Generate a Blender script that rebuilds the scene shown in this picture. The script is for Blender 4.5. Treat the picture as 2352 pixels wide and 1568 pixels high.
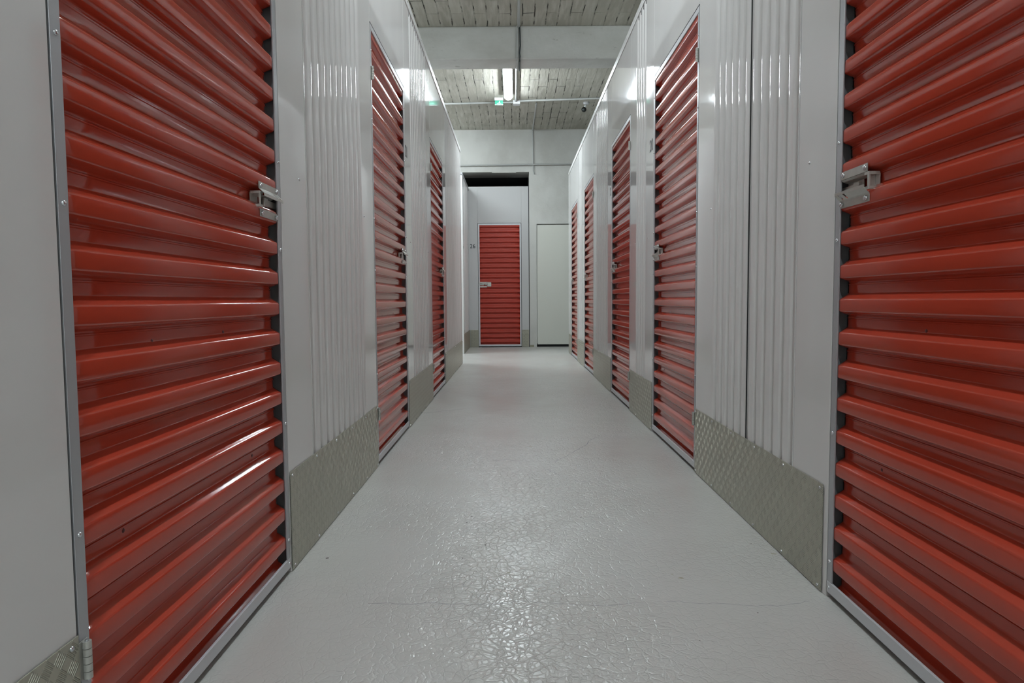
import bpy, bmesh, math, random
from mathutils import Vector, Matrix
random.seed(4)
for o in list(bpy.data.objects): bpy.data.objects.remove(o)
S = bpy.context.scene
COL = S.collection

# ------------------------------------------------------------------ camera
cam_d = bpy.data.cameras.new('camera'); cam = bpy.data.objects.new('camera', cam_d); COL.objects.link(cam)
fwd = Vector((-0.0034, 0.9981, -0.0620)).normalized()
right = Vector((1.0, 0.0030, -0.0070)); right = (right - fwd*right.dot(fwd)).normalized()
up = right.cross(fwd)
cam.matrix_world = Matrix(((right.x, up.x, -fwd.x, 0), (right.y, up.y, -fwd.y, 0), (right.z, up.z, -fwd.z, 0.78), (0, 0, 0, 1)))
cam_d.sensor_width = 36; cam_d.lens = 1515.8/2352*36; cam_d.clip_start = 0.02; cam_d.clip_end = 100
S.camera = cam
# ------------------------------------------------------------------ world, view, lamps' and fill strengths
w = bpy.data.worlds.new('world'); S.world = w; w.use_nodes = True
w.node_tree.nodes['Background'].inputs[0].default_value = (0.8, 0.88, 1, 1)
w.node_tree.nodes['Background'].inputs[1].default_value = 0.0
S.view_settings.view_transform = 'Standard'; S.view_settings.look = 'None'
S.view_settings.exposure = 0.54; S.view_settings.gamma = 1.0; S.view_settings.use_curve_mapping = False
try:
    S.cycles.max_bounces = 7; S.cycles.diffuse_bounces = 5; S.cycles.glossy_bounces = 4
    S.cycles.sample_clamp_indirect = 6.0; S.cycles.use_denoising = True; S.cycles.adaptive_threshold = 0.02
except Exception: pass
LAMP = 90.0        # emission of the ceiling tubes' diffusers
FILL_NEAR = 62.0  # added fill over the near corridor
FILL_BACK = 150.0  # added fill behind the viewer and above the side units
LAMP_SIDE = 112.0
LAMP_COL = (0.86, 0.95, 1.0)

# ------------------------------------------------------------------ dimensions
XL, XR = -0.65, 0.813
ZT = 2.64            # top of the partitions
ZD = 2.056           # top of the door openings
CZ = 3.58            # ceiling
PLH = 0.291          # kick plate height
YB = 11.04           # back wall

# ------------------------------------------------------------------ materials
def mat(name, col, rough=0.5, metal=0.0, spec=0.5, coat=0.0, coat_rough=0.1):
    m = bpy.data.materials.new(name); m.use_nodes = True
    b = m.node_tree.nodes['Principled BSDF']
    b.inputs['Base Color'].default_value = (*col, 1); b.inputs['Roughness'].default_value = rough
    b.inputs['Metallic'].default_value = metal; b.inputs['Specular IOR Level'].default_value = spec
    b.inputs['Coat Weight'].default_value = coat; b.inputs['Coat Roughness'].default_value = coat_rough
    return m
class NT:
    def __init__(s, m): s.m = m; s.t = m.node_tree; s.b = s.t.nodes['Principled BSDF']
    def n(s, typ, **kw):
        x = s.t.nodes.new(typ)
        for k, v in kw.items():
            if k == 'inp':
                for a, c in v.items(): x.inputs[a].default_value = c
            else: setattr(x, k, v)
        return x
    def l(s, a, b): s.t.links.new(a, b)
    def math(s, op, a, b=None, c=None, clamp=False):
        x = s.t.nodes.new('ShaderNodeMath'); x.operation = op; x.use_clamp = clamp
        for i, v in enumerate((a, b, c)):
            if v is None: continue
            if isinstance(v, (int, float)): x.inputs[i].default_value = v
            else: s.l(v, x.inputs[i])
        return x.outputs[0]
    def pos(s, scale=(1, 1, 1)):
        g = s.n('ShaderNodeNewGeometry'); m = s.n('ShaderNodeMapping'); m.inputs['Scale'].default_value = scale
        s.l(g.outputs['Position'], m.inputs['Vector']); return m.outputs[0]
    def noise(s, vec, scale, detail=4, rough=0.5):
        x = s.n('ShaderNodeTexNoise'); s.l(vec, x.inputs['Vector'])
        x.inputs['Scale'].default_value = scale; x.inputs['Detail'].default_value = detail; x.inputs['Roughness'].default_value = rough
        return x.outputs['Fac']
    def ramp(s, fac, *stops):
        x = s.n('ShaderNodeValToRGB'); e = x.color_ramp.elements
        while len(e) < len(stops): e.new(0.5)
        for i, (p, c) in enumerate(stops):
            e[i].position = p; e[i].color = (*c, 1) if len(c) == 3 else c
        s.l(fac, x.inputs[0]); return x.outputs[0]
    def mapr(s, v, a, b, c=0.0, d=1.0):
        x = s.n('ShaderNodeMapRange'); s.l(v, x.inputs[0])
        for i, q in enumerate((a, b, c, d)): x.inputs[i+1].default_value = q
        return x.outputs[0]
    def mix(s, f, a, b, mode='MIX'):
        x = s.n('ShaderNodeMix', data_type='RGBA', blend_type=mode)
        for i, v in ((0, f), (6, a), (7, b)):
            if isinstance(v, (int, float)): x.inputs[i].default_value = v
            elif isinstance(v, tuple): x.inputs[i].default_value = (*v, 1)
            else: s.l(v, x.inputs[i])
        return x.outputs[2]
    def bump(s, h, strength, dist):
        x = s.n('ShaderNodeBump'); x.inputs['Strength'].default_value = strength; x.inputs['Distance'].default_value = dist
        s.l(h, x.inputs['Height']); s.l(x.outputs[0], s.b.inputs['Normal']); return x

# white pre-painted steel sheet
M_white = mat('white_painted_steel', (0.66, 0.655, 0.64), 0.06, 0, 0.5)
k = NT(M_white)
k.l(k.mix(k.mapr(k.noise(k.pos((1, 1, .5)), 2.2, 3), 0.35, 0.7), (0.66, 0.655, 0.645), (0.62, 0.612, 0.60)), k.b.inputs['Base Color'])
k.bump(k.noise(k.pos((1, 1, 0.35)), 3.0, 2), 0.035, 0.02)
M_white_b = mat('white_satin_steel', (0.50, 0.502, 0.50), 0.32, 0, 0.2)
# red pre-painted sheet
M_red = mat('red_painted_steel', (0.42, 0.045, 0.026), 0.10, 0, 0.5)
k = NT(M_red)
k.l(k.mix(k.noise(k.pos((1, 1, 3)), 3, 3), (0.44, 0.052, 0.026), (0.38, 0.045, 0.023)), k.b.inputs['Base Color'])
k.bump(k.noise(k.pos(), 260, 2), 0.05, 0.001)
M_red26 = mat('red_painted_steel_dimmed', (0.36, 0.036, 0.021), 0.36, 0, 0.35)  # same red, darkened and dulled to tone down lamplight on the end door
M_dot = mat('dark_red_rivet', (0.10, 0.012, 0.010), 0.4)
M_frame = mat('grey_aluminium_frame', (0.40, 0.41, 0.425), 0.38, 0.35, 0.5)
M_wframe = mat('pale_door_rail', (0.56, 0.57, 0.59), 0.35, 0.2, 0.5)
M_shadowgap = mat('gap_shade_black', (0.012, 0.013, 0.015), 0.7)  # black standing in for the shade in gaps and seams
M_galv = mat('galvanised_steel', (0.50, 0.51, 0.47), 0.32, 0.45)
k = NT(M_galv); k.l(k.mix(k.noise(k.pos(), 60, 3), (0.52, 0.52, 0.48), (0.40, 0.40, 0.37)), k.b.inputs['Base Color'])
M_zinc = mat('zinc_screw', (0.62, 0.64, 0.66), 0.22, 0.9)
M_trim = mat('white_trim', (0.66, 0.66, 0.65), 0.3, 0, 0.5)
M_plaster = mat('white_plaster', (0.55, 0.55, 0.52), 0.75, 0, 0.3)
k = NT(M_plaster)
st = k.mapr(k.noise(k.pos((1, 1, .8)), 1.6, 5, .6), 0.42, 0.68)
k.l(k.mix(st, (0.57, 0.575, 0.545), (0.47, 0.47, 0.44)), k.b.inputs['Base Color'])
k.bump(k.noise(k.pos(), 18, 4), 0.25, 0.01)
M_beam = mat('whitewashed_concrete', (0.55, 0.56, 0.54), 0.8, 0, 0.3)
k = NT(M_beam)
st = k.mapr(k.noise(k.pos((.8, 1, 1.6)), 2.0, 6, .6), 0.4, 0.7)
c1 = k.mix(st, (0.57, 0.575, 0.55), (0.46, 0.46, 0.43))
dk = k.mapr(k.noise(k.pos((3, 3, 14)), 3.0, 3), 0.70, 0.76)
k.l(k.mix(k.math('MULTIPLY', dk, 0.5), c1, (0.18, 0.17, 0.15)), k.b.inputs['Base Color'])
k.bump(k.noise(k.pos(), 14, 5), 0.4, 0.01)
M_dark = mat('dark_interior_shade', (0.05, 0.052, 0.05), 0.9)  # dark tone carries the shade inside the recess and the units
M_bounce = mat('bounce_cover_white', (0.60, 0.60, 0.59), 0.6)  # pale covers added over the units to bounce light onto the ceiling
M_liner = mat('door_liner', (0.16, 0.16, 0.165), 0.8)
M_pipe = mat('grey_plastic_pipe', (0.42, 0.43, 0.42), 0.45)
M_box = mat('white_plastic', (0.62, 0.63, 0.64), 0.4)
M_cable = mat('black_cable', (0.02, 0.03, 0.03), 0.5)
M_text = mat('black_number_vinyl', (0.012, 0.016, 0.016), 0.5)
M_lens = mat('smoked_dome', (0.010, 0.011, 0.011), 0.25)
M_crack = mat('floor_crack', (0.12, 0.12, 0.15), 0.8)
M_speck = mat('dark_grit', (0.05, 0.035, 0.03), 0.8)
M_scuff = mat('olive_scuff', (0.27, 0.26, 0.19), 0.7)

def emis(name, col, s):
    m = bpy.data.materials.new(name); m.use_nodes = True; b = m.node_tree.nodes['Principled BSDF']
    b.inputs['Base Color'].default_value = (*[c*.3 for c in col], 1)
    b.inputs['Emission Color'].default_value = (*col, 1); b.inputs['Emission Strength'].default_value = s
    return m
M_lamp = emis('lit_tube_diffuser', LAMP_COL, LAMP)
M_filln = emis('fill_light_near', LAMP_COL, FILL_NEAR)
M_fillb = emis('fill_light_back', LAMP_COL, FILL_BACK)
M_lamps = emis('lit_tube_diffuser_side', LAMP_COL, LAMP_SIDE)
M_green = emis('lit_green_sign', (0.02, 0.42, 0.26), 0.55)
M_led = emis('lit_sign_led', (0.35, 1.0, 0.75), 2.2)

# painted concrete floor: semi gloss, leathery wrinkles, faint stains
M_floor = mat('grey_floor_paint', (0.45, 0.45, 0.43), 0.265, 0, 0.5)
k = NT(M_floor)
st = k.mapr(k.noise(k.pos(), 1.7, 3, .5), 0.25, 0.78)
base = k.mix(st, (0.51, 0.512, 0.49), (0.47, 0.463, 0.44))
st2 = k.mapr(k.noise(k.pos((1.3, 1, 1)), 3.5, 2, .5), 0.30, 0.90)
base = k.mix(k.math('MULTIPLY', st2, 0.30), base, (0.43, 0.41, 0.36))
k.l(base, k.b.inputs['Base Color'])
vp = k.pos()
wn = k.n('ShaderNodeTexNoise'); k.l(vp, wn.inputs['Vector']); wn.inputs['Scale'].default_value = 14; wn.inputs['Detail'].default_value = 3
va = k.n('ShaderNodeVectorMath', operation='MULTIPLY_ADD'); k.l(wn.outputs['Color'], va.inputs[0]); va.inputs[1].default_value = (.05, .05, .05); k.l(vp, va.inputs[2])
vo = k.n('ShaderNodeTexVoronoi', feature='DISTANCE_TO_EDGE'); k.l(va.outputs[0], vo.inputs['Vector']); vo.inputs['Scale'].default_value = 36
vo2 = k.n('ShaderNodeTexVoronoi', feature='DISTANCE_TO_EDGE'); k.l(va.outputs[0], vo2.inputs['Vector']); vo2.inputs['Scale'].default_value = 80
e1 = k.mapr(vo.outputs[0], 0.0, 0.10, 0.0, 1.0); e2 = k.mapr(vo2.outputs[0], 0.0, 0.16, 0.0, 1.0)
mr = k.n('ShaderNodeMapRange', interpolation_type='SMOOTHERSTEP'); k.l(k.noise(k.pos(), 1.1, 1), mr.inputs[0])
for i_, q_ in enumerate((0.22, 0.72, 0.10, 1.0)): mr.inputs[i_+1].default_value = q_
msk = mr.outputs[0]
hh = k.math('ADD', k.math('MULTIPLY', e1, 0.7), k.math('MULTIPLY', e2, 0.3))
hh = k.math('ADD', k.math('MULTIPLY', hh, msk), k.math('MULTIPLY', k.noise(k.pos(), 5, 2), 1.4))
k.bump(hh, 0.48, 0.0035)

# board-marked concrete ceiling
M_ceil = mat('board_marked_concrete', (0.3, 0.3, 0.26), 0.8, 0, 0.3)
k = NT(M_ceil)
g = k.n('ShaderNodeNewGeometry'); sp = k.n('ShaderNodeSeparateXYZ'); k.l(g.outputs['Position'], sp.inputs[0])
cb = k.n('ShaderNodeCombineXYZ'); k.l(sp.outputs['Y'], cb.inputs[0]); k.l(sp.outputs['X'], cb.inputs[1])
nz = k.n('ShaderNodeTexNoise'); k.l(cb.outputs[0], nz.inputs['Vector']); nz.inputs['Scale'].default_value = 3.5; nz.inputs['Detail'].default_value = 3
wv = k.n('ShaderNodeVectorMath', operation='MULTIPLY_ADD'); k.l(nz.outputs['Color'], wv.inputs[0]); wv.inputs[1].default_value = (.05, .03, 0); k.l(cb.outputs[0], wv.inputs[2])
br = k.n('ShaderNodeTexBrick'); k.l(wv.outputs[0], br.inputs['Vector'])
br.offset = 0.37; br.inputs['Scale'].default_value = 1.0; br.inputs['Brick Width'].default_value = 0.74; br.inputs['Row Height'].default_value = 0.118
br.inputs['Mortar Size'].default_value = 0.006; br.inputs['Mortar Smooth'].default_value = 0.3
br.inputs['Color1'].default_value = (0, 0, 0, 1); br.inputs['Color2'].default_value = (1, 1, 1, 1); br.inputs['Mortar'].default_value = (0.5, 0.5, 0.5, 1)
tone = k.mix(br.outputs['Color'], (0.40, 0.385, 0.325), (0.49, 0.475, 0.41))
streak = k.noise(k.pos((11, 1.5, 1)), 2.0, 5, .6)
tone = k.mix(k.mapr(streak, 0.45, 0.72), tone, (0.58, 0.57, 0.51))
stn = k.mapr(k.noise(k.pos(), 1.1, 4), 0.45, 0.65)
tone = k.mix(k.math('MULTIPLY', stn, 0.45), tone, (0.31, 0.30, 0.25))
seam = k.math('MULTIPLY', br.outputs['Fac'], k.mapr(k.noise(k.pos((1, 2.2, 1)), 2.6, 3), 0.47, 0.60))
tone = k.mix(seam, tone, (0.055, 0.053, 0.045))
k.l(tone, k.b.inputs['Base Color'])
bh = k.math('ADD', k.math('MULTIPLY', br.outputs['Fac'], -0.8), k.math('MULTIPLY', k.math('ADD', streak, br.outputs['Color']), 0.35))
k.bump(bh, 0.8, 0.02)

# five-bar aluminium tread plate; a coordinate pair per orientation
def plate_mat(name, axis):
    m = mat(name, (0.36, 0.36, 0.30), 0.36, 0.55); k = NT(m)
    g = k.n('ShaderNodeNewGeometry'); sp = k.n('ShaderNodeSeparateXYZ'); k.l(g.outputs['Position'], sp.inputs[0])
    u, v = sp.outputs[axis], sp.outputs['Z']; c = 0.0262
    U = k.math('DIVIDE', u, c); V = k.math('DIVIDE', v, c)
    fu = k.math('SUBTRACT', k.math('FRACT', U), 0.5); fv = k.math('SUBTRACT', k.math('FRACT', V), 0.5)
    par = k.math('MODULO', k.math('ADD', k.math('ADD', k.math('FLOOR', U), k.math('FLOOR', V)), 1000.0), 2.0)
    sg = k.math('SUBTRACT', k.math('MULTIPLY', k.math('ROUND', par), 2.0), 1.0)
    a = k.math('ADD', fu, k.math('MULTIPLY', fv, sg))       # across the bars
    b = k.math('SUBTRACT', fu, k.math('MULTIPLY', fv, sg))
    across = k.math('ABSOLUTE', k.math('SUBTRACT', k.math('FRACT', k.math('ADD', k.math('MULTIPLY', a, 4.2), 0.5)), 0.5))
    bar = k.mapr(across, 0.14, 0.34, 1.0, 0.0)
    lim = k.math('MULTIPLY', k.mapr(k.math('ABSOLUTE', a), 0.56, 0.62, 1.0, 0.0), k.mapr(k.math('ABSOLUTE', b), 0.40, 0.56, 1.0, 0.0))
    hgt = k.math('MULTIPLY', bar, lim)
    k.bump(hgt, 1.0, 0.0024)
    n1 = k.noise(k.pos((1, 1, 1)), 9, 4)
    k.l(k.mix(n1, (0.46, 0.45, 0.37), (0.37, 0.365, 0.30)), k.b.inputs['Base Color'])
    return m
M_plate = plate_mat('tread_plate', 'Y'); M_plate_b = plate_mat('tread_plate_back', 'X')

# ------------------------------------------------------------------ mesh helpers
class Fr:
    """local frame: u along the wall, n out of the wall into the corridor, z up; vertices are relative to org"""
    def __init__(s, org, ud, nd): s.o = Vector(org); s.u = Vector(ud); s.n = Vector(nd)
    def p(s, u, n, z): return s.u*u + s.n*n + Vector((0, 0, z))
    def shift(s, u=0, n=0, z=0): return Fr(s.o + s.u*u + s.n*n + Vector((0, 0, z)), s.u, s.n)
W0 = Fr((0, 0, 0), (1, 0, 0), (0, 1, 0))
def left(y=0): return Fr((XL, y, 0), (0, 1, 0), (1, 0, 0))
def rightf(y=0): return Fr((XR, y, 0), (0, 1, 0), (-1, 0, 0))

def box(bm, F, u0, u1, n0, n1, z0, z1, bev=0.0):
    vs = [bm.verts.new(F.p(u, n, z)) for u in (u0, u1) for n in (n0, n1) for z in (z0, z1)]
    fs = [(0, 1, 3, 2), (4, 6, 7, 5), (0, 4, 5, 1), (2, 3, 7, 6), (0, 2, 6, 4), (1, 5, 7, 3)]
    nf = [bm.faces.new([vs[i] for i in f]) for f in fs]
    if bev > 0:
        es = set(e for f in nf for e in f.edges)
        bmesh.ops.bevel(bm, geom=list(es), offset=bev, segments=2, affect='EDGES', profile=0.5)
def tube(bm, pts, r, seg=10):
    rings = []
    for i, p in enumerate(pts):
        p = Vector(p); a = Vector(pts[max(i-1, 0)]); b = Vector(pts[min(i+1, len(pts)-1)])
        d = (b-a).normalized(); t = Vector((0, 0, 1)) if abs(d.z) < .9 else Vector((1, 0, 0))
        x = d.cross(t).normalized(); y = d.cross(x)
        rings.append([bm.verts.new(p + (x*math.cos(q) + y*math.sin(q))*r) for q in [2*math.pi*j/seg for j in range(seg)]])
    for A, B in zip(rings, rings[1:]):
        for j in range(seg): bm.faces.new((A[j], A[(j+1) % seg], B[(j+1) % seg], B[j]))
    bm.faces.new(rings[0]); bm.faces.new(list(reversed(rings[-1])))
def dome(bm, c, axis, r, h, seg=14, rings=4, flat=0.0):
    """button head: a low dome standing on c along axis"""
    c = Vector(c); axis = Vector(axis).normalized(); t = Vector((0, 0, 1)) if abs(axis.z) < .9 else Vector((1, 0, 0))
    x = axis.cross(t).normalized(); y = axis.cross(x); R = []
    R.append([bm.verts.new(c + (x*math.cos(q) + y*math.sin(q))*r) for q in [2*math.pi*j/seg for j in range(seg)]])
    for i in range(rings):
        a = math.pi/2*i/rings
        R.append([bm.verts.new(c + axis*(flat + h*math.sin(a)) + (x*math.cos(q) + y*math.sin(q))*r*math.cos(a)*0.97) for q in [2*math.pi*j/seg for j in range(seg)]])
    for A, B in zip(R, R[1:]):
        for j in range(seg): bm.faces.new((A[j], A[(j+1) % seg], B[(j+1) % seg], B[j]))
    tip = bm.verts.new(c + axis*(flat+h))
    for j in range(seg): bm.faces.new((R[-1][j], R[-1][(j+1) % seg], tip))
    bm.faces.new(list(reversed(R[0])))
def prism(bm, F, prof, u0, u1):
    """closed (n,z) polygon extruded along u"""
    A = [bm.verts.new(F.p(u0, n, z)) for n, z in prof]; B = [bm.verts.new(F.p(u1, n, z)) for n, z in prof]
    k = len(prof)
    for i in range(k): bm.faces.new((A[i], A[(i+1) % k], B[(i+1) % k], B[i]))
    bm.faces.new(A); bm.faces.new(list(reversed(B)))
def sheet(profile, t):
    """open polyline -> closed polygon of thickness t (offset to the left)"""
    off = []
    for i, (a, b) in enumerate(profile):
        p = profile[max(i-1, 0)]; q = profile[min(i+1, len(profile)-1)]
        dx, dy = q[0]-p[0], q[1]-p[1]; l = math.hypot(dx, dy) or 1
        off.append((a - dy/l*t, b + dx/l*t))
    return list(profile) + off[::-1]
def obj(name, bm, m, parent=None, smooth=None, loc=None):
    bmesh.ops.recalc_face_normals(bm, faces=bm.faces)
    me = bpy.data.meshes.new(name); bm.to_mesh(me); bm.free(); me.materials.append(m)
    o = bpy.data.objects.new(name, me); COL.objects.link(o)
    if parent: o.parent = parent
    if loc is not None: o.location = loc
    if smooth is not None:
        for p in me.polygons: p.use_smooth = True
        try: me.set_sharp_from_angle(angle=math.radians(smooth))
        except Exception: pass
    return o
def NB(): return bmesh.new()
def empty(name, loc=(0, 0, 0)):
    o = bpy.data.objects.new(name, None); COL.objects.link(o); o.location = loc; o.empty_display_size = 0.1; return o
def tag(o, label, cat, group=None, kind='thing'):
    o['label'] = label; o['category'] = cat; o['kind'] = kind
    if group: o['group'] = group
    return o
def struct(o): o['kind'] = 'structure'; return o
def sbox(name, x0, x1, y0, y1, z0, z1, m, parent=None, bev=0.0):
    bm = NB(); box(bm, W0, x0, x1, y0, y1, z0, z1, bev); o = obj(name, bm, m, parent)
    if not parent: struct(o)
    return o

# ------------------------------------------------------------------ the setting
fl = sbox('floor', -5, 5, -4, 13, -0.12, 0, M_floor)
def ribbon(pts, wd):
    bm = NB(); A = []; n = []
    P = []
    for a, b in zip(pts, pts[1:]):
        for i in range(5):
            t = i/5; P.append((a[0]+(b[0]-a[0])*t + random.uniform(-.004, .004), a[1]+(b[1]-a[1])*t + random.uniform(-.005, .005)))
    P.append(pts[-1])
    for i, p in enumerate(P):
        q = P[max(i-1, 0)]; r = P[min(i+1, len(P)-1)]; d = Vector((r[0]-q[0], r[1]-q[1])).normalized()
        ww = wd*random.uniform(.25, 1.0)*(0.2 if i in (0, len(P)-1) else 1)
        A.append([bm.verts.new((p[0]-d.y*ww*s, p[1]+d.x*ww*s, 0.0)) for s in (1, -1)] + [bm.verts.new((p[0], p[1], 0.0003))])
    for a, b in zip(A, A[1:]):
        bm.faces.new((a[0], b[0], b[2], a[2])); bm.faces.new((a[2], b[2], b[1], a[1]))
    return bm
for pts, wd in (
    ([(-0.381, 1.666), (-0.298, 1.66), (-0.141, 1.658), (-0.123, 1.65), (-0.073, 1.655), (0.017, 1.671), (0.173, 1.649), (0.239, 1.644), (0.33, 1.655)], .0007),
    ([(0.39, 1.669), (0.465, 1.656), (0.572, 1.64), (0.681, 1.636), (0.759, 1.662)], .0006),
    ([(-0.113, 3.178), (-0.028, 3.202), (0.036, 3.139)], .0012),
    ([(0.193, 3.135), (0.207, 3.187), (0.268, 3.286), (0.337, 3.431), (0.38, 3.513), (0.409, 3.623), (0.469, 3.715)], .0016),
    ([(0.147, 3.013), (0.171, 2.951), (0.226, 2.89), (0.261, 2.811), (0.348, 2.782)], .0014),
    ([(-0.661, 4.573), (-0.587, 4.588), (-0.503, 4.658), (-0.354, 4.747)], .0022)):
    obj('crack', ribbon(pts, wd), M_crack, fl)
def blot(x, y, r, m, ex=1.0):
    bm = NB(); ring = []
    for j in range(11):
        q = 2*math.pi*j/11; rr = r*random.uniform(.6, 1.1); ring.append(bm.verts.new((x + math.cos(q)*rr*ex, y + math.sin(q)*rr, 0.0)))
    t = bm.verts.new((x, y, 0.0006))
    for j in range(11): bm.faces.new((ring[j], ring[(j+1) % 11], t))
    return bm
for x, y, r in ((-0.575, 1.967, .0045), (-0.159, 2.351, .0035), (-0.097, 2.068, .0036), (-0.172, 2.281, .003), (-0.18, 2.069, .003), (0.116, 2.065, .002), (0.236, 2.334, .003), (0.602, 1.6, .0022), (0.42, 1.468, .0016), (0.752, 2.066, .002), (0.063, 2.709, .004), (-0.162, 1.961, .002), (0.351, 2.735, .0025), (0.365, 2.728, .0025), (0.379, 2.728, .0025), (0.047, 5.083, .006)):
    obj('speck', blot(x, y, r, None, 1.3), M_speck, fl)
for x, y, r in ((0.464, 1.808, .006), (0.082, 3.49, .010), (-0.02, 1.85, .004), (0.445, 1.835, .003), (0.81-.02, 1.98, .006)):
    obj('scuff', blot(x, y, r, None, 1.6), M_scuff, fl)

# ceiling slab, beams, outer walls of the hall
sbox('ceiling', -5, 5, -4, 13, CZ, CZ+0.15, M_ceil)
sbox('beam', -5, 5, 6.935, 7.235, 3.25, CZ+.001, M_beam, bev=0.012)
sbox('wall_near', -5, 5, -4.1, -4, 0, CZ, M_plaster)
sbox('wall_far_left', -5.1, -5, -4, 13, 0, CZ, M_plaster)
sbox('wall_far_right', 5, 5.1, -4, 13, 0, CZ, M_plaster)

# back wall, built around the recess that holds unit 26 and the flush service door
wb = struct(empty('wall_back', (0, YB, 0)))
OPX, OPZ, DX0, DX1, DZ = 0.262, 2.895, 0.380, 1.20, 2.042
def wbox(name, x0, x1, y0, y1, z0, z1, m, bev=0):
    bm = NB(); box(bm, W0, x0, x1, y0-YB, y1-YB, z0, z1, bev); return obj(name, bm, m, wb)
wbox('wall_surface', -5, -1.9, YB, YB+.5, 0, CZ, M_plaster)
wbox('wall_surface', -1.9, 5, YB, YB+.5, OPZ, CZ, M_plaster)
wbox('wall_surface', OPX, DX0, YB, YB+.5, 0, OPZ, M_plaster)
wbox('wall_surface', DX0, DX1, YB, YB+.5, DZ, OPZ, M_plaster)
wbox('wall_surface', DX1, 5, YB, YB+.5, 0, OPZ, M_plaster)
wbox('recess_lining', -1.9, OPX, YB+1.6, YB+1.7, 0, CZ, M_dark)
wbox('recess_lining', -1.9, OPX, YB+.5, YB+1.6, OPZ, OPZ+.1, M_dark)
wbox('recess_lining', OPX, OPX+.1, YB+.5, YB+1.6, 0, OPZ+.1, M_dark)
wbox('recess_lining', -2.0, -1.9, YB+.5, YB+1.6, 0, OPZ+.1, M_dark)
wbox('chipped_render', -0.35, 0.05, YB-.003, YB+.01, OPZ-.012, OPZ+.006, M_plaster)
wbox('chipped_render', OPX+.005, OPX+.07, YB-.006, YB+.01, 0, .035, M_scuff)

M_door = mat('ivory_service_door', (0.64, 0.65, 0.59), 0.45, 0, 0.4)
dr = struct(empty('door_1', (DX0, YB, 0)))
bm = NB(); box(bm, W0, 0.012, DX1-DX0-.006, 0.018, 0.06, 0.042, DZ-.012, .003); obj('door_leaf', bm, M_door, dr)
bm = NB(); box(bm, W0, 0, DX1-DX0, 0.055, 0.08, 0.0, .06, 0); obj('dark_gap', bm, M_shadowgap, dr)
bm = NB(); box(bm, W0, 0, DX1-DX0, 0.0605, 0.08, 0.0605, DZ, 0); box(bm, W0, 0, .010, 0.02, 0.06, 0.0605, DZ, 0); obj('door_frame', bm, M_plaster, dr)

# ------------------------------------------------------------------ partition walls
RIBP = 0.0768
def rib_profile(a, b, seam=None):
    """(u,n) polyline of a ribbed sheet between a and b; crest at n=0, valley at -0.013"""
    pts = [(a, 0.0)]; n = max(1, round((b-a)/RIBP)); p = (b-a)/n; V = -0.010
    for i in range(n):
        s = a + i*p
        pts += [(s+p*.04, 0), (s+p*.09, -.0015), (s+p*.18, V+.002), (s+p*.23, V), (s+p*.37, V), (s+p*.42, V+.002), (s+p*.51, -.0015), (s+p*.56, 0), (s+p*.98, 0)]
    pts.append((b, 0.0)); return pts
def wall_segment(root, F, a, b, ribs, z0=0.0, pins=True):
    """a run of partition between two doors: flat jamb panels, a ribbed sheet between them"""
    def flat(u0, u1):
        bm = NB(); box(bm, F, u0, u1, -0.04, 0.0, z0, ZT-.03, .0015); obj('flat_panel', bm, M_white, root)
    if not ribs: flat(a, b)
    else:
        r0, r1 = ribs; flat(a, r0-.0006); flat(r1+.0006, b)
        bm = NB(); pr = rib_profile(r0, r1)
        A = [bm.verts.new(F.p(u, n+.001, z0)) for u, n in pr]; B = [bm.verts.new(F.p(u, n+.001, ZT-.03)) for u, n in pr]
        for i in range(len(pr)-1): bm.faces.new((A[i], A[i+1], B[i+1], B[i]))
        C = [bm.verts.new(F.p(u, -.03, z)) for u in (r0, r1) for z in (z0, ZT-.03)]
        bm.faces.new((A[0], B[0], C[1], C[0])); bm.faces.new((A[-1], B[-1], C[3], C[2])); bm.faces.new((C[0], C[1], C[3], C[2]))
        obj('ribbed_sheet', bm, M_white, root, smooth=50)
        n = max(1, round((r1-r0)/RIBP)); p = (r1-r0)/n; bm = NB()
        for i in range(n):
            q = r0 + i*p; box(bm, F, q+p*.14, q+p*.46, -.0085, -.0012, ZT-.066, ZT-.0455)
        obj('rib_shade', bm, M_shadowgap, root)  # dark blocks painted in as shadowed notches under the rail
        if r1 - r0 > 0.7 and root['seam']:
            m = r0 + .49*(r1-r0); bm = NB(); box(bm, F, m-.0005, m+.0005, -.003, .0012, z0, ZT-.03); obj('sheet_seam', bm, M_shadowgap, root)
    if pins and ribs:
        for u in (r0-.07, r1+.0):
            bm = NB(); q = F.p(u - (.0 if u < r1 else -.03), 0, 1.15); dome(bm, q, F.n, .004, .003); obj('panel_screw', bm, M_zinc, root, smooth=40)
def header(root, F, a, b):
    bm = NB(); box(bm, F, a+.0008, b-.0008, -0.04, 0.0, ZD, ZT-.03, .0015); obj('header_panel', bm, M_white, root)
    bm = NB(); box(bm, F, a+.002, b-.002, -0.038, 0.0006, ZD-.0042, ZD-.0002); obj('head_gap', bm, M_shadowgap, root)
def top_rail(root, F, a, b):
    bm = NB(); box(bm, F, a, b, -0.045, 0.006, ZT-.045, ZT, .002); obj('top_rail', bm, M_trim, root)
    u = a + .15
    while u < b:
        bm = NB(); dome(bm, F.p(u, .006, ZT-.022), F.n, .005, .003, 10, 3); obj('rail_screw', bm, M_zinc, root, smooth=40); u += .61

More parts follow.
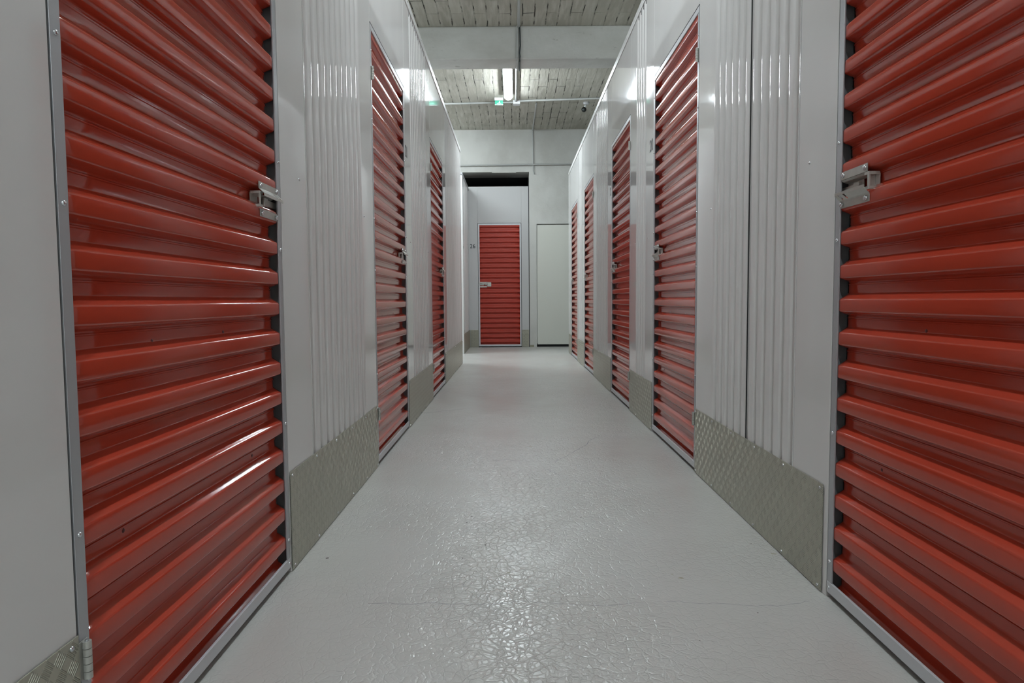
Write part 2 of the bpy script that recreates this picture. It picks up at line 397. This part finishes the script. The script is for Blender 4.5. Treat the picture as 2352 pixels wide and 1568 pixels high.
L_DOORS = [(0.948, 1.864), (3.093, 4.030), (5.232, 6.178)]
R_DOORS = [(0.752, 1.688), (2.945, 3.876), (4.636, 5.524), (6.752, 7.632), (8.450, 9.346)]
L_END, R_END = 8.227, 9.768
wl = struct(empty('wall_left', (XL, 0, 0))); wl['seam'] = 0
wr = struct(empty('wall_right', (XR, 0, 0))); wr['seam'] = 1
FL, FR_ = left(), rightf()
wall_segment(wl, FL, -3.9, 0.946, None)
def ribs_of(a, b): return (a+.222, b-.222)
ends = [L_DOORS[0][1], L_DOORS[1][0], L_DOORS[1][1], L_DOORS[2][0], L_DOORS[2][1], L_END]
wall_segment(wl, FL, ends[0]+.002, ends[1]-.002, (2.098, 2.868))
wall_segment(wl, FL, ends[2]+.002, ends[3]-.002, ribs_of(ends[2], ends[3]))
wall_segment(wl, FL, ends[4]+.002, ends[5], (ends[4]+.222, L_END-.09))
for a, b in L_DOORS: header(wl, FL, a, b)
top_rail(wl, FL, -3.9, L_END)
bm = NB(); box(bm, FL, L_END-.03, L_END+.004, -.045, .0022, 0, ZT-.046, .001); obj('corner_trim', bm, M_trim, wl)
wall_segment(wr, FR_, -3.9, 0.750, None)
e = [x for d in R_DOORS for x in d][1:] + [R_END]
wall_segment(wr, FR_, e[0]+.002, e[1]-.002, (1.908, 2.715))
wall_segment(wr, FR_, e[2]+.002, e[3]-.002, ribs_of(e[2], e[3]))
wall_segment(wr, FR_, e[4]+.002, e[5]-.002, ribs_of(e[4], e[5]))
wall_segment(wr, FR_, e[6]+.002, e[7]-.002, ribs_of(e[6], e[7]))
wall_segment(wr, FR_, e[8]+.002, e[9], None)
for a, b in R_DOORS: header(wr, FR_, a, b)
top_rail(wr, FR_, -3.9, R_END)
bm = NB(); box(bm, FR_, R_END-.03, R_END+.004, -.045, .0022, 0, ZT-.046, .001); obj('corner_trim', bm, M_trim, wr)

# the blocks of units behind the partitions: added covers bouncing light, returns and dark interiors
def inner(root, name, x0, x1, y0, y1, z0, z1, m):
    bm = NB(); F = Fr((0, 0, 0), (1, 0, 0), (0, 1, 0)); o = root.location
    box(bm, F, x0-o.x, x1-o.x, y0-o.y, y1-o.y, z0, z1); return obj(name, bm, m, root)
inner(wl, 'bounce_cover', -4.99, XL-.046, -3.9, L_END, ZT-.04, ZT-.02, M_bounce)
inner(wr, 'bounce_cover', XR+.046, 4.99, -3.9, R_END, ZT-.04, ZT-.02, M_bounce)
inner(wl, 'return_panel', -4.99, XL-.041, L_END-.04, L_END, 0, ZT-.001, M_white)
inner(wr, 'return_panel', XR+.041, 4.99, R_END-.04, R_END, 0, ZT-.001, M_white)
inner(wl, 'unit_backing', XL-.30, XL-.28, -3.9, L_END-.05, 0, ZT-.05, M_dark)
inner(wr, 'unit_backing', XR+.28, XR+.30, -3.9, R_END-.05, 0, ZT-.05, M_dark)

# far block beyond the cross passage, and the front of unit 26
XA = -0.742; YA = 9.70; YF = YB + 0.012
wa = struct(empty('wall_alcove', (XA, YA, 0))); wa['seam'] = 0
FA = Fr((XA, YA, 0), (0, 1, 0), (1, 0, 0))
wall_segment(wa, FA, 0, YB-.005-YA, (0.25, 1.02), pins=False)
bm = NB(); box(bm, FA, -.004, .03, -.04, .003, 0, ZT-.046, .002); obj('corner_trim', bm, M_trim, wa)
bm = NB(); box(bm, FA, 0, YB-.005-YA, -.045, .006, ZT-.045, ZT, .002); obj('top_rail', bm, M_frame, wa)
inner(wa, 'return_panel', -4.99, XA-.041, YA, YA+.04, 0, ZT-.001, M_white)
inner(wa, 'bounce_cover', -4.99, XA-.046, YA+.04, YB-.005, ZT-.04, ZT-.02, M_bounce)

wu = struct(empty('wall_unit_front', (XA, YF, 0))); wu['seam'] = 0
FU = Fr((XA, YF, 0), (1, 0, 0), (0, -1, 0))
D26 = (0.150, 0.868)                       # u range of the opening
UW = OPX - .012 - XA
for a, b in ((-1.1, D26[0]-.004), (D26[1]+.004, UW)):
    bm = NB(); box(bm, FU, a, b, -.04, 0, 0, ZT+.012, .0015); obj('flat_panel', bm, M_white_b, wu)
bm = NB(); box(bm, FU, D26[0]-.0035, D26[1]+.0035, -.04, 0, ZD+.008, ZT+.012, .0015); obj('header_panel', bm, M_white_b, wu)
bm = NB(); box(bm, FU, -1.1, UW, -.05, .004, ZT+.012, ZT+.020, .001); obj('top_rail', bm, M_trim, wu)
bm = NB(); box(bm, FU, UW, UW+.011, -.04, -.01, 0, ZT+.02); obj('side_gap', bm, M_shadowgap, wu)
bm = NB(); box(bm, FU, D26[0]-.003, D26[1]+.003, -.5, -.42, 0, ZT); obj('unit_backing', bm, M_dark, wu)
bm = NB(); box(bm, FU, D26[0]-.003, D26[1]+.003, -.03, -.001, ZD-.004, ZD+.0075); obj('head_gap', bm, M_shadowgap, wu)

# ------------------------------------------------------------------ storage doors
P = 0.0835; Z0 = 0.1255; V = 0.021
PROF = [(0.0, 0.0), (.0015, .0006), (.0030, .0024), (.0135, .0166), (.0148, .0186), (.0166, .0202), (.0195, .0210), (.0300, .0210), (.0440, .0210), (.0465, .0203), (.0482, .0185),
        (.0540, .0050), (.0555, .0018), (.0575, .0), (.0600, .0), (.0615, .0016), (.0635, .0016), (.0650, .0), (.0700, .0)]   # (t downward, height above valley)
def door_sheet(F, Wd, z0, z1, s=.022):
    bm = NB()
    zs = []
    kk = math.floor((z1 - Z0)/P) + 1
    while True:
        base = Z0 + kk*P
        for t, h in PROF:
            z = base - t
            if z0 < z < z1: zs.append((z, h))
        kk -= 1
        if base < z0: break
    zs = [(z1, zs[0][1] if zs[0][1] < .002 else 0)] + zs + [(z0, 0)]
    a, b = s, Wd-s
    us = [(a, .55, .004), (a+.004, .8, .010), (a+.010, .95, .012), (a+.018, 1, .006), (a+.030, 1, 0), (a+.1, 1, 0), ((a+b)/2, 1, 0), (b-.1, 1, 0), (b-.030, 1, 0), (b-.018, 1, .001), (b-.010, .98, .002), (b-.005, .9, .003), (b-.0008, .72, .004)]
    G = []
    for u, cf, dv in us:
        G.append([bm.verts.new(F.p(u, -.0035 - V - dv*(1-h/V) + h*(1 if cf == 1 else cf**.25), z)) for z, h in zs])
    for A, B in zip(G, G[1:]):
        for i in range(len(zs)-1): bm.faces.new((A[i], A[i+1], B[i+1], B[i]))
    return bm
SCR = (0.10, 0.436, 0.925, 1.165, 1.62, 1.93)
DOTS = ((.292, 1.372), (.595, 1.374), (.28, .709), (.586, .712), (.165, .390), (.732, .388))
def screw(name, F, u, n, z, parent, r=.0045, m=None):
    bm = NB(); dome(bm, F.p(u, n, z), F.n, r, r*.6, 12, 3, flat=.0008); return obj(name, bm, m or M_zinc, parent, smooth=40)
def slab_with_slots(bm, F, prof, u0, u1, t, slots, seg):
    """bent sheet made of strips; 'slots' are u ranges left open on profile segment seg"""
    for i in range(len(prof)-1):
        us = [(u0, u1)]
        if i == seg:
            us = []; x = u0
            for a, b in slots: us.append((x, a)); x = b
            us.append((x, u1))
        for a, b in us: prism(bm, F, sheet([prof[i], prof[i+1]], t), a, b)
def latch(root, F, uj, flip):
    """slide-bolt lock: uj = u of the jamb side; built leftwards from it. flip turns it upside down (right-hand doors)"""
    zc = 1.0455; s = -1 if flip else 1
    def Z(z): return zc + s*z
    L = 0.165; ua, ub = uj-.028-.140, uj-.028
    def P_(pr): return [(n, Z(z)) for n, z in pr]
    # hood flange (slotted, bent outwards) + plain flange + recessed pan
    bm = NB()
    prof = P_([(-.001, .044), (-.001, .027), (.001, .024), (.0125, .013), (.013, .006)])
    slab_with_slots(bm, F, prof, ua+.010, ub+.006, .0016, ((ub-.040, ub-.031), (ub-.018, ub-.009)), 2)
    o = obj('latch', bm, M_galv, root); o['label'] = 'galvanised steel slide latch'
    bm = NB()
    prof = P_([(-.001, -.044), (-.001, -.025), (-.006, -.021), (-.019, -.017), (-.020, .010), (-.010, .016)])
    slab_with_slots(bm, F, prof, ua+.018, ub-.002, .0016, ((ua+.050, ua+.066),), 3)
    box(bm, F, ua+.075, ua+.100, -.018, -.010, min(Z(-.012), Z(.012)), max(Z(-.012), Z(.012)), .001)
    obj('lock_pan', bm, M_galv, o)
    bm = NB()                                                    # strap loop at the tail
    zz = sorted((Z(-.022), Z(.018)))
    box(bm, F, ua+.000, ua+.003, -.020, .006, zz[0], zz[0]+.007, .0008); box(bm, F, ua+.000, ua+.003, -.020, .006, zz[1]-.007, zz[1], .0008)
    box(bm, F, ua+.000, ua+.003, .002, .006, zz[0]+.007, zz[1]-.007, .0006)
    box(bm, F, ua+.003, ua+.020, .004, .006, zz[0], zz[0]+.007, .0006); box(bm, F, ua+.003, ua+.020, .004, .006, zz[1]-.007, zz[1], .0006)
    box(bm, F, ua+.003, ua+.007, .004, .006, zz[0]+.007, zz[1]-.007, .0006)
    box(bm, F, ua+.000, ua+.030, -.021, -.019, zz[0]+.004, zz[1]-.004, .0006)
    obj('strap', bm, M_galv, o)
    bm = NB(); zz = sorted((Z(-.009), Z(.009)))
    box(bm, F, ub-.050, ub+.024, -.0185, -.0125, zz[0], zz[1], .001); obj('slide_bolt', bm, M_galv, o)
    for u, z in ((ua+.022, .035), (ub-.006, .035), (ua+.028, -.035), (ub-.012, -.035)):
        bm = NB(); dome(bm, F.p(u, .0006, Z(z)), F.n, .0062, .0022, 14, 3, flat=.0022); obj('rivet', bm, M_zinc, o, smooth=40)
    return o
def hinge(root, F, u, zc, far=False):
    bm = NB(); H = .058
    box(bm, F, u-.010, u+.010, .0003, .0022, zc-H/2, zc+H/2, .0005)
    o = obj('hinge', bm, M_galv, root)
    for i in range(5):
        bm = NB(); a = zc-H/2 + i*H/5; tube(bm, [F.p(u, .0075, a+.0006), F.p(u, .0075, a+H/5-.0006)], .0062, 14); obj('knuckle', bm, M_galv, o, smooth=40)
    bm = NB(); tube(bm, [F.p(u, .0075, zc-H/2-.002), F.p(u, .0075, zc+H/2+.002)], .0032, 10); obj('hinge_pin', bm, M_zinc, o, smooth=40)
def storage_door(F, Wd, label, hinge_u='start', flip=False, group='red storage unit doors', rail=M_frame, zt=ZD-.005, detail=True):
    """F sits at the lower start corner of the opening"""
    root = empty('storage_locker_door', F.o); z0 = 0.016; g = .003; s = .0225
    tag(root, label, 'door', group)
    obj('door_sheet', door_sheet(F, Wd, z0+.005, zt-.005), M_red, root, smooth=38)
    def stile(u0, u1):
        bm = NB(); prof = [(0, 0)]
        box(bm, F, u0, u1, -.004, 0, z0, zt, .0008)
        q = obj('stile', bm, rail, root); bm = NB()
        if u0 < Wd/2: box(bm, F, u0, u0+.003, -.034, -.0041, z0, zt)
        else: box(bm, F, u1-.003, u1, -.034, -.0041, z0, zt); box(bm, F, u0+.002, u1-.003, -.0052, -.0041, z0, zt)
        obj('stile_return', bm, M_liner, q)  # dark tone stands in for shade and seal inside the jamb
    stile(g, g+s); stile(Wd-g-s, Wd-g)
    bm = NB(); box(bm, F, g+.0004, Wd-g-.0004, -.0055, .0008, z0+.0004, z0+.029, .0008); box(bm, F, g+s, Wd-g-s, -.030, -.0055, z0, z0+.003); obj('bottom_rail', bm, M_wframe, root)
    bm = NB(); box(bm, F, g+.0004, Wd-g-.0004, -.0055, .0008, zt-.026, zt-.0004, .0008); box(bm, F, g+s, Wd-g-s, -.042, -.0055, zt-.003, zt); obj('top_rail', bm, M_wframe, root)
    bm = NB(); box(bm, F, g+.004, Wd-g-.004, -.055, -.050, z0+.01, zt-.01); obj('back_liner', bm, M_liner, root)
    lu = Wd - .024 if hinge_u == 'start' else .024
    if detail:
        for z in SCR:
            if abs(z-1.045) > .06:
                screw('screw', F, Wd-g-s*.5, 0, z, root)
                screw('screw', F, g+s*.5, 0, z, root)
        for u, z in DOTS:
            bm = NB(); dome(bm, F.p(u*Wd/.93, -.0036-V, z), F.n, .0045, .0015, 10, 2); obj('rivet', bm, M_dot, root, smooth=40)
        screw('screw', F, Wd-g-.010, .0008, z0+.015, root)
    return root

ord_l = ['red ribbed storage door filling the left foreground with dull steel latch', 'second red ribbed storage door on the left, beside the number 21',
         'farthest red ribbed storage door of the left wall, before the passage corner']
for i, (a, b) in enumerate(L_DOORS):
    F = left(a); r = storage_door(F, b-a, ord_l[i])
    latch(r, F, b-a, False)
    for z in (0.248, 1.828): hinge(r, F, .008, z)
ord_r = ['red ribbed storage door cropped by the right foreground edge, steel latch at its inner side',
         'red ribbed storage door on the right beside the number 20', 'third red ribbed door on the right, just past the number 20 panel',
         'fourth red ribbed door on the right, behind the third tread plate', 'last red ribbed door on the right, nearest the ivory service door']
for i, (a, b) in enumerate(R_DOORS):
    F = rightf(a); r = storage_door(F, b-a, ord_r[i])
    latch(r, F, b-a, True)
    for z in (0.243, 1.843): hinge(r, F, .008, z)
# unit 26: seen face-on, hinged on the right, latch on the left
F26 = Fr((XA+D26[1], YF, 0), (-1, 0, 0), (0, -1, 0)); W26 = D26[1]-D26[0]
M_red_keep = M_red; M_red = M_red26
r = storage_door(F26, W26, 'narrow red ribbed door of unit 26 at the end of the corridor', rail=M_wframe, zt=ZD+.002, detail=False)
o = empty('latch', (0, 0, 0)); bpy.data.objects.remove(o)
lt = latch(r, F26, W26+.005, False)
bm = NB(); box(bm, F26, W26-.215, W26-.150, -.001, .004, 1.015, 1.085, .001); obj('lock_pan', bm, M_galv, lt)

# ------------------------------------------------------------------ kick plates
def kick(F, a, b, label, m=M_plate, tops=4, bots=6, h=PLH, screws=True, n0=.0036, z0=.003):
    root = empty('kick_plate', F.o + F.u*(a)); G = Fr(root.location, F.u, F.n); Wd = b-a
    tag(root, label, 'kick plate', 'tread plate kick plates')
    bm = NB(); box(bm, G, 0, Wd, n0-.0018, n0, z0, h, .0004); obj('tread_sheet', bm, m, root)
    if screws:
        for i in range(tops):
            screw('screw', G, .016 + (Wd-.032)*i/(tops-1), n0, h-.012, root, .0042)
        for i in range(bots):
            screw('screw', G, .020 + (Wd-.040)*i/(bots-1), n0, .013, root, .0042)
    return root
kick(FL, -0.60, 0.944, 'tread plate kick plate in the lower left corner, before the first door', tops=8, bots=8)
kick(FL, ends[0]+.006, ends[1]-.004, 'olive grey tread plate kick plate between the two nearest left doors', tops=6)
kick(FL, ends[2]+.006, ends[3]-.004, 'tread plate kick plate on the left under the number 21', tops=5)
kick(FL, ends[4]+.006, ends[5]+.003, 'long kick plate at the end of the left wall, at the passage corner', tops=5, bots=5, n0=.0045)
kick(FR_, e[0]+.024, e[1]-.002, 'large tread plate kick plate in the right foreground, between first and second doors', tops=6)
kick(FR_, e[2]+.006, e[3]-.002, 'short tread plate kick plate on the right under the number 20', tops=3, bots=4)
kick(FR_, e[4]+.006, e[5]-.002, 'smooth looking kick plate between third and fourth right doors', tops=4, bots=5)
kick(FR_, e[6]+.006, e[7]-.002, 'kick plate between the last two right doors', tops=3, bots=3)
kick(FR_, e[8]+.006, e[9]+.006, 'kick plate at the very end of the right wall', tops=2, bots=2, n0=.0045)
kick(FA, -.004, YB-.006-YA, 'kick plate on the side wall beyond the cross passage, left of unit 26', tops=3, bots=3, n0=.0045)
kick(FU, 0.008, D26[0]-.006, 'narrow kick plate just left of the number 26 door', M_plate_b, screws=False)
kick(FU, D26[1]+.006, UW-.002, 'narrow kick plate just right of the number 26 door', M_plate_b, screws=False)

# ------------------------------------------------------------------ unit numbers
def number(txt, F, u, z, size, label, wid):
    cu = bpy.data.curves.new('unit_number', 'FONT'); cu.body = txt; cu.size = size; cu.extrude = .0003; cu.offset = .0012; cu.align_x = 'LEFT'
    t = bpy.data.objects.new('tmp', cu); COL.objects.link(t)
    dg = bpy.context.evaluated_depsgraph_get(); dg.update()
    me = bpy.data.meshes.new_from_object(t.evaluated_get(dg)); bpy.data.objects.remove(t)
    xs = [v.co.x for v in me.vertices]; x0, x1 = min(xs), max(xs); k = wid/(x1-x0)
    read = Vector((0, 0, 1)).cross(F.n)           # reading direction
    for v in me.vertices:
        v.co = read*((v.co.x-x0)*k) + F.n*(.0006+v.co.z) + Vector((0, 0, v.co.y))
    me.name = 'unit_number'; me.materials.clear(); me.materials.append(M_text)
    o = bpy.data.objects.new('unit_number', me); COL.objects.link(o)
    o.location = F.o + F.u*u + Vector((0, 0, z)); tag(o, label, 'number', 'unit numbers')
    return o
number('21', FL, 4.043, 1.655, .098, 'black number 21 on white panel beside the second left door', .066)
number('20', FR_, 3.985, 1.650, .098, 'black number 20 on white panel beside the second right door', .088)
number('2', FR_, 5.612, 1.650, .098, 'black numeral 2 at the edge of the third right door', .045)
number('26', FU, 0.016, 1.652, .098, 'black number 26 left of the end door', .088)

# ------------------------------------------------------------------ ceiling fittings
def tube_lamp(x, y, rot, L, label, zt=CZ, m=M_lamp, wd=.100):
    root = empty('ceiling_lamp', (x, y, zt)); tag(root, label, 'lamp', 'tube ceiling lamps')
    root.rotation_euler = (0, 0, rot)
    bm = NB(); box(bm, W0, -wd*.60, wd*.60, -L/2+.002, L/2-.002, -.052, 0, .004); obj('housing', bm, M_box, root)
    bm = NB(); sec = []; N = 10
    ys = [(-L/2, .45), (-L/2+.010, .80), (-L/2+.03, 1), (L/2-.03, 1), (L/2-.010, .80), (L/2, .45)]
    for yy, f in ys:
        ring = []
        for j in range(N+1):
            q = math.pi*j/N; ring.append(bm.verts.new((math.cos(q)*wd/2*.94*f, yy, -.048 - math.sin(q)*.036*f)))
        sec.append(ring)
    for A, B in zip(sec, sec[1:]):
        for j in range(N): bm.faces.new((A[j], A[j+1], B[j+1], B[j]))
        bm.faces.new((A[0], A[-1], B[-1], B[0]))
    bm.faces.new(sec[0]); bm.faces.new(sec[-1])
    obj('diffuser', bm, m, root, smooth=60)
tube_lamp(-0.058, 8.43, 0, 1.50, 'lit white tube lamp hanging under the concrete ceiling beyond the beam')
tube_lamp(-1.95, 9.20, math.pi/2, 1.50, 'lit tube lamp over the cross passage behind the left partition', m=M_lamps)
tube_lamp(-0.058, 2.90, 0, 1.50, 'added tube fill light on the near ceiling, just above the picture', m=M_filln)  # fill light added to set the level in the near corridor
tube_lamp(-0.058, -2.65, 0, 1.50, 'added tube fill light on the ceiling behind the viewer', m=M_fillb)  # fill light added to brighten the nearest panels
tube_lamp(-3.4, 3.2, 0, 1.50, 'added tube fill light above the left units', m=M_fillb)  # unseen fill light, added to lift the ceiling from the left
tube_lamp(3.4, 3.2, 0, 1.50, 'added tube fill light above the right units', m=M_fillb)  # unseen fill light, added to lift the ceiling from the right

def pipe(name, pts, r, m, label, cat):
    o = empty(name, pts[0]); o2 = Vector(pts[0]); bm = NB(); tube(bm, [Vector(p)-o2 for p in pts], r, 12)
    c = obj('pipe_run', bm, m, o, smooth=40); bpy.data.objects.remove(o)
    c.parent = None; c.name = name; c.location = o2; tag(c, label, cat); return c
pipe('electric_conduit', [(0.066, -3.9, CZ-.013), (0.066, 6.933, CZ-.013)], .013, M_pipe, 'grey conduit along the near ceiling, running up to the beam', 'pipe')
bm = NB(); tube(bm, [(0, 0, 0), (.004, -.004, -.10), (.006, -.004, -.20), (-.002, -.004, -.27), (.002, -.004, -.31), (0.0, .02, -.345), (0, .30, -.345), (0, .315, -.30), (0, .315, -.02)], .0075, 8)
c = obj('power_cable', bm, M_cable, smooth=40, loc=(0.076, 6.918, CZ-.005)); tag(c, 'dark cable dropping down the front of the beam', 'cable')
bm = NB(); tube(bm, [(0, 0, 0), (0, 0, -.315), (0, .018, -.338), (0, .30, -.338)], .010, 10)
c = obj('electric_conduit', bm, M_pipe, smooth=40, loc=(0.052, 6.922, CZ-.004)); tag(c, 'short grey conduit folded around the beam', 'pipe')
pipe('electric_conduit', [(0.045, 7.237, CZ-.016), (0.045, 9.42, CZ-.016)], .0155, M_pipe, 'grey conduit on the ceiling alongside the lit tube lamp', 'pipe')
pipe('electric_conduit', [(-4.9, 9.60, CZ-.014), (-1, 9.54, CZ-.014), (0.002, 9.49, CZ-.014)], .0125, M_pipe, 'pale conduit crossing the ceiling to the left of the junction box', 'pipe')
pipe('electric_conduit', [(0.108, 9.43, CZ-.014), (1.2, 9.34, CZ-.014), (4.9, 9.3, CZ-.014)], .0135, M_pipe, 'pale conduit crossing the ceiling to the right of the junction box', 'pipe')
jb = tag(empty('junction_box', (0.055, 9.47, CZ)), 'small white junction box where the ceiling conduits meet', 'junction box')
bm = NB(); box(bm, W0, -.05, .05, -.05, .05, -.05, 0, .004); obj('box_body', bm, M_box, jb)
bm = NB(); box(bm, W0, -.046, .046, -.046, .046, -.056, -.0505, .002); obj('box_cover', bm, M_box, jb)
pipe('water_pipe', [(0.335, 9.56, CZ-.013), (0.330, 10.4, CZ-.013), (0.325, YB-.03, CZ-.013), (0.327, YB-.014, CZ-.03), (0.330, YB-.014, 3.2), (0.335, YB-.014, 2.90), (0.350, YB-.014, 2.855)], .011, M_pipe, 'thin grey pipe running down the end wall from the ceiling', 'pipe')
pipe('water_pipe', [(-4.9, YB-.032, 2.985), (-0.85, YB-.032, 3.000), (1.0, YB-.032, 3.012), (4.9, YB-.032, 3.03)], .0125, M_pipe, 'thin horizontal pipe on the end wall above the dark recess', 'pipe')
for x in ():
    pass

# green emergency exit sign under the ceiling
ex = tag(empty('exit_sign', (-0.192, 9.33, CZ)), 'small green lit emergency exit sign beside the tube lamp', 'exit sign')
bm = NB(); box(bm, W0, -.060, .060, -.02, .03, -.036, 0, .003); obj('sign_housing', bm, M_box, ex)
bm = NB(); box(bm, W0, -.054, .058, -.004, .004, -.100, -.036, .001); obj('sign_panel', bm, M_green, ex)
bm = NB(); box(bm, W0, .004, .014, -.007, -.004, -.060, -.053); dome(bm, (.009, -.004, -.048), (0, -1, 0), .005, .002)
box(bm, W0, -.026, .034, -.007, -.004, -.078, -.073); box(bm, W0, .000, .018, -.007, -.004, -.073, -.060)
obj('sign_symbol', bm, M_led, ex)
bm = NB(); box(bm, W0, -.054, .058, -.006, -.004, -.0995, -.090); obj('sign_border', bm, M_box, ex)

# dome security camera
sc = tag(empty('security_camera', (1.045, 9.56, CZ)), 'small black ball security camera on a white ceiling bracket', 'security camera')
bm = NB(); dome(bm, (0, 0, 0), (0, 0, -1), .045, .012, 20, 4, flat=.02); obj('camera_base', bm, M_box, sc, smooth=40)
bm = NB(); tube(bm, [(0, 0, -.02), (-.012, -.01, -.055), (-.028, -.02, -.085)], .012, 12); obj('camera_arm', bm, M_box, sc, smooth=40)
bm = NB(); bmesh.ops.create_uvsphere(bm, u_segments=20, v_segments=14, radius=.036); bmesh.ops.translate(bm, verts=bm.verts, vec=(-.036, -.026, -.110)); obj('camera_ball', bm, M_lens, sc, smooth=60)
bm = NB(); dome(bm, (-.042, -.058, -.118), (-.15, -1, -.25), .014, .004, 16, 3, flat=.003); obj('camera_lens', bm, M_cable, sc, smooth=40)
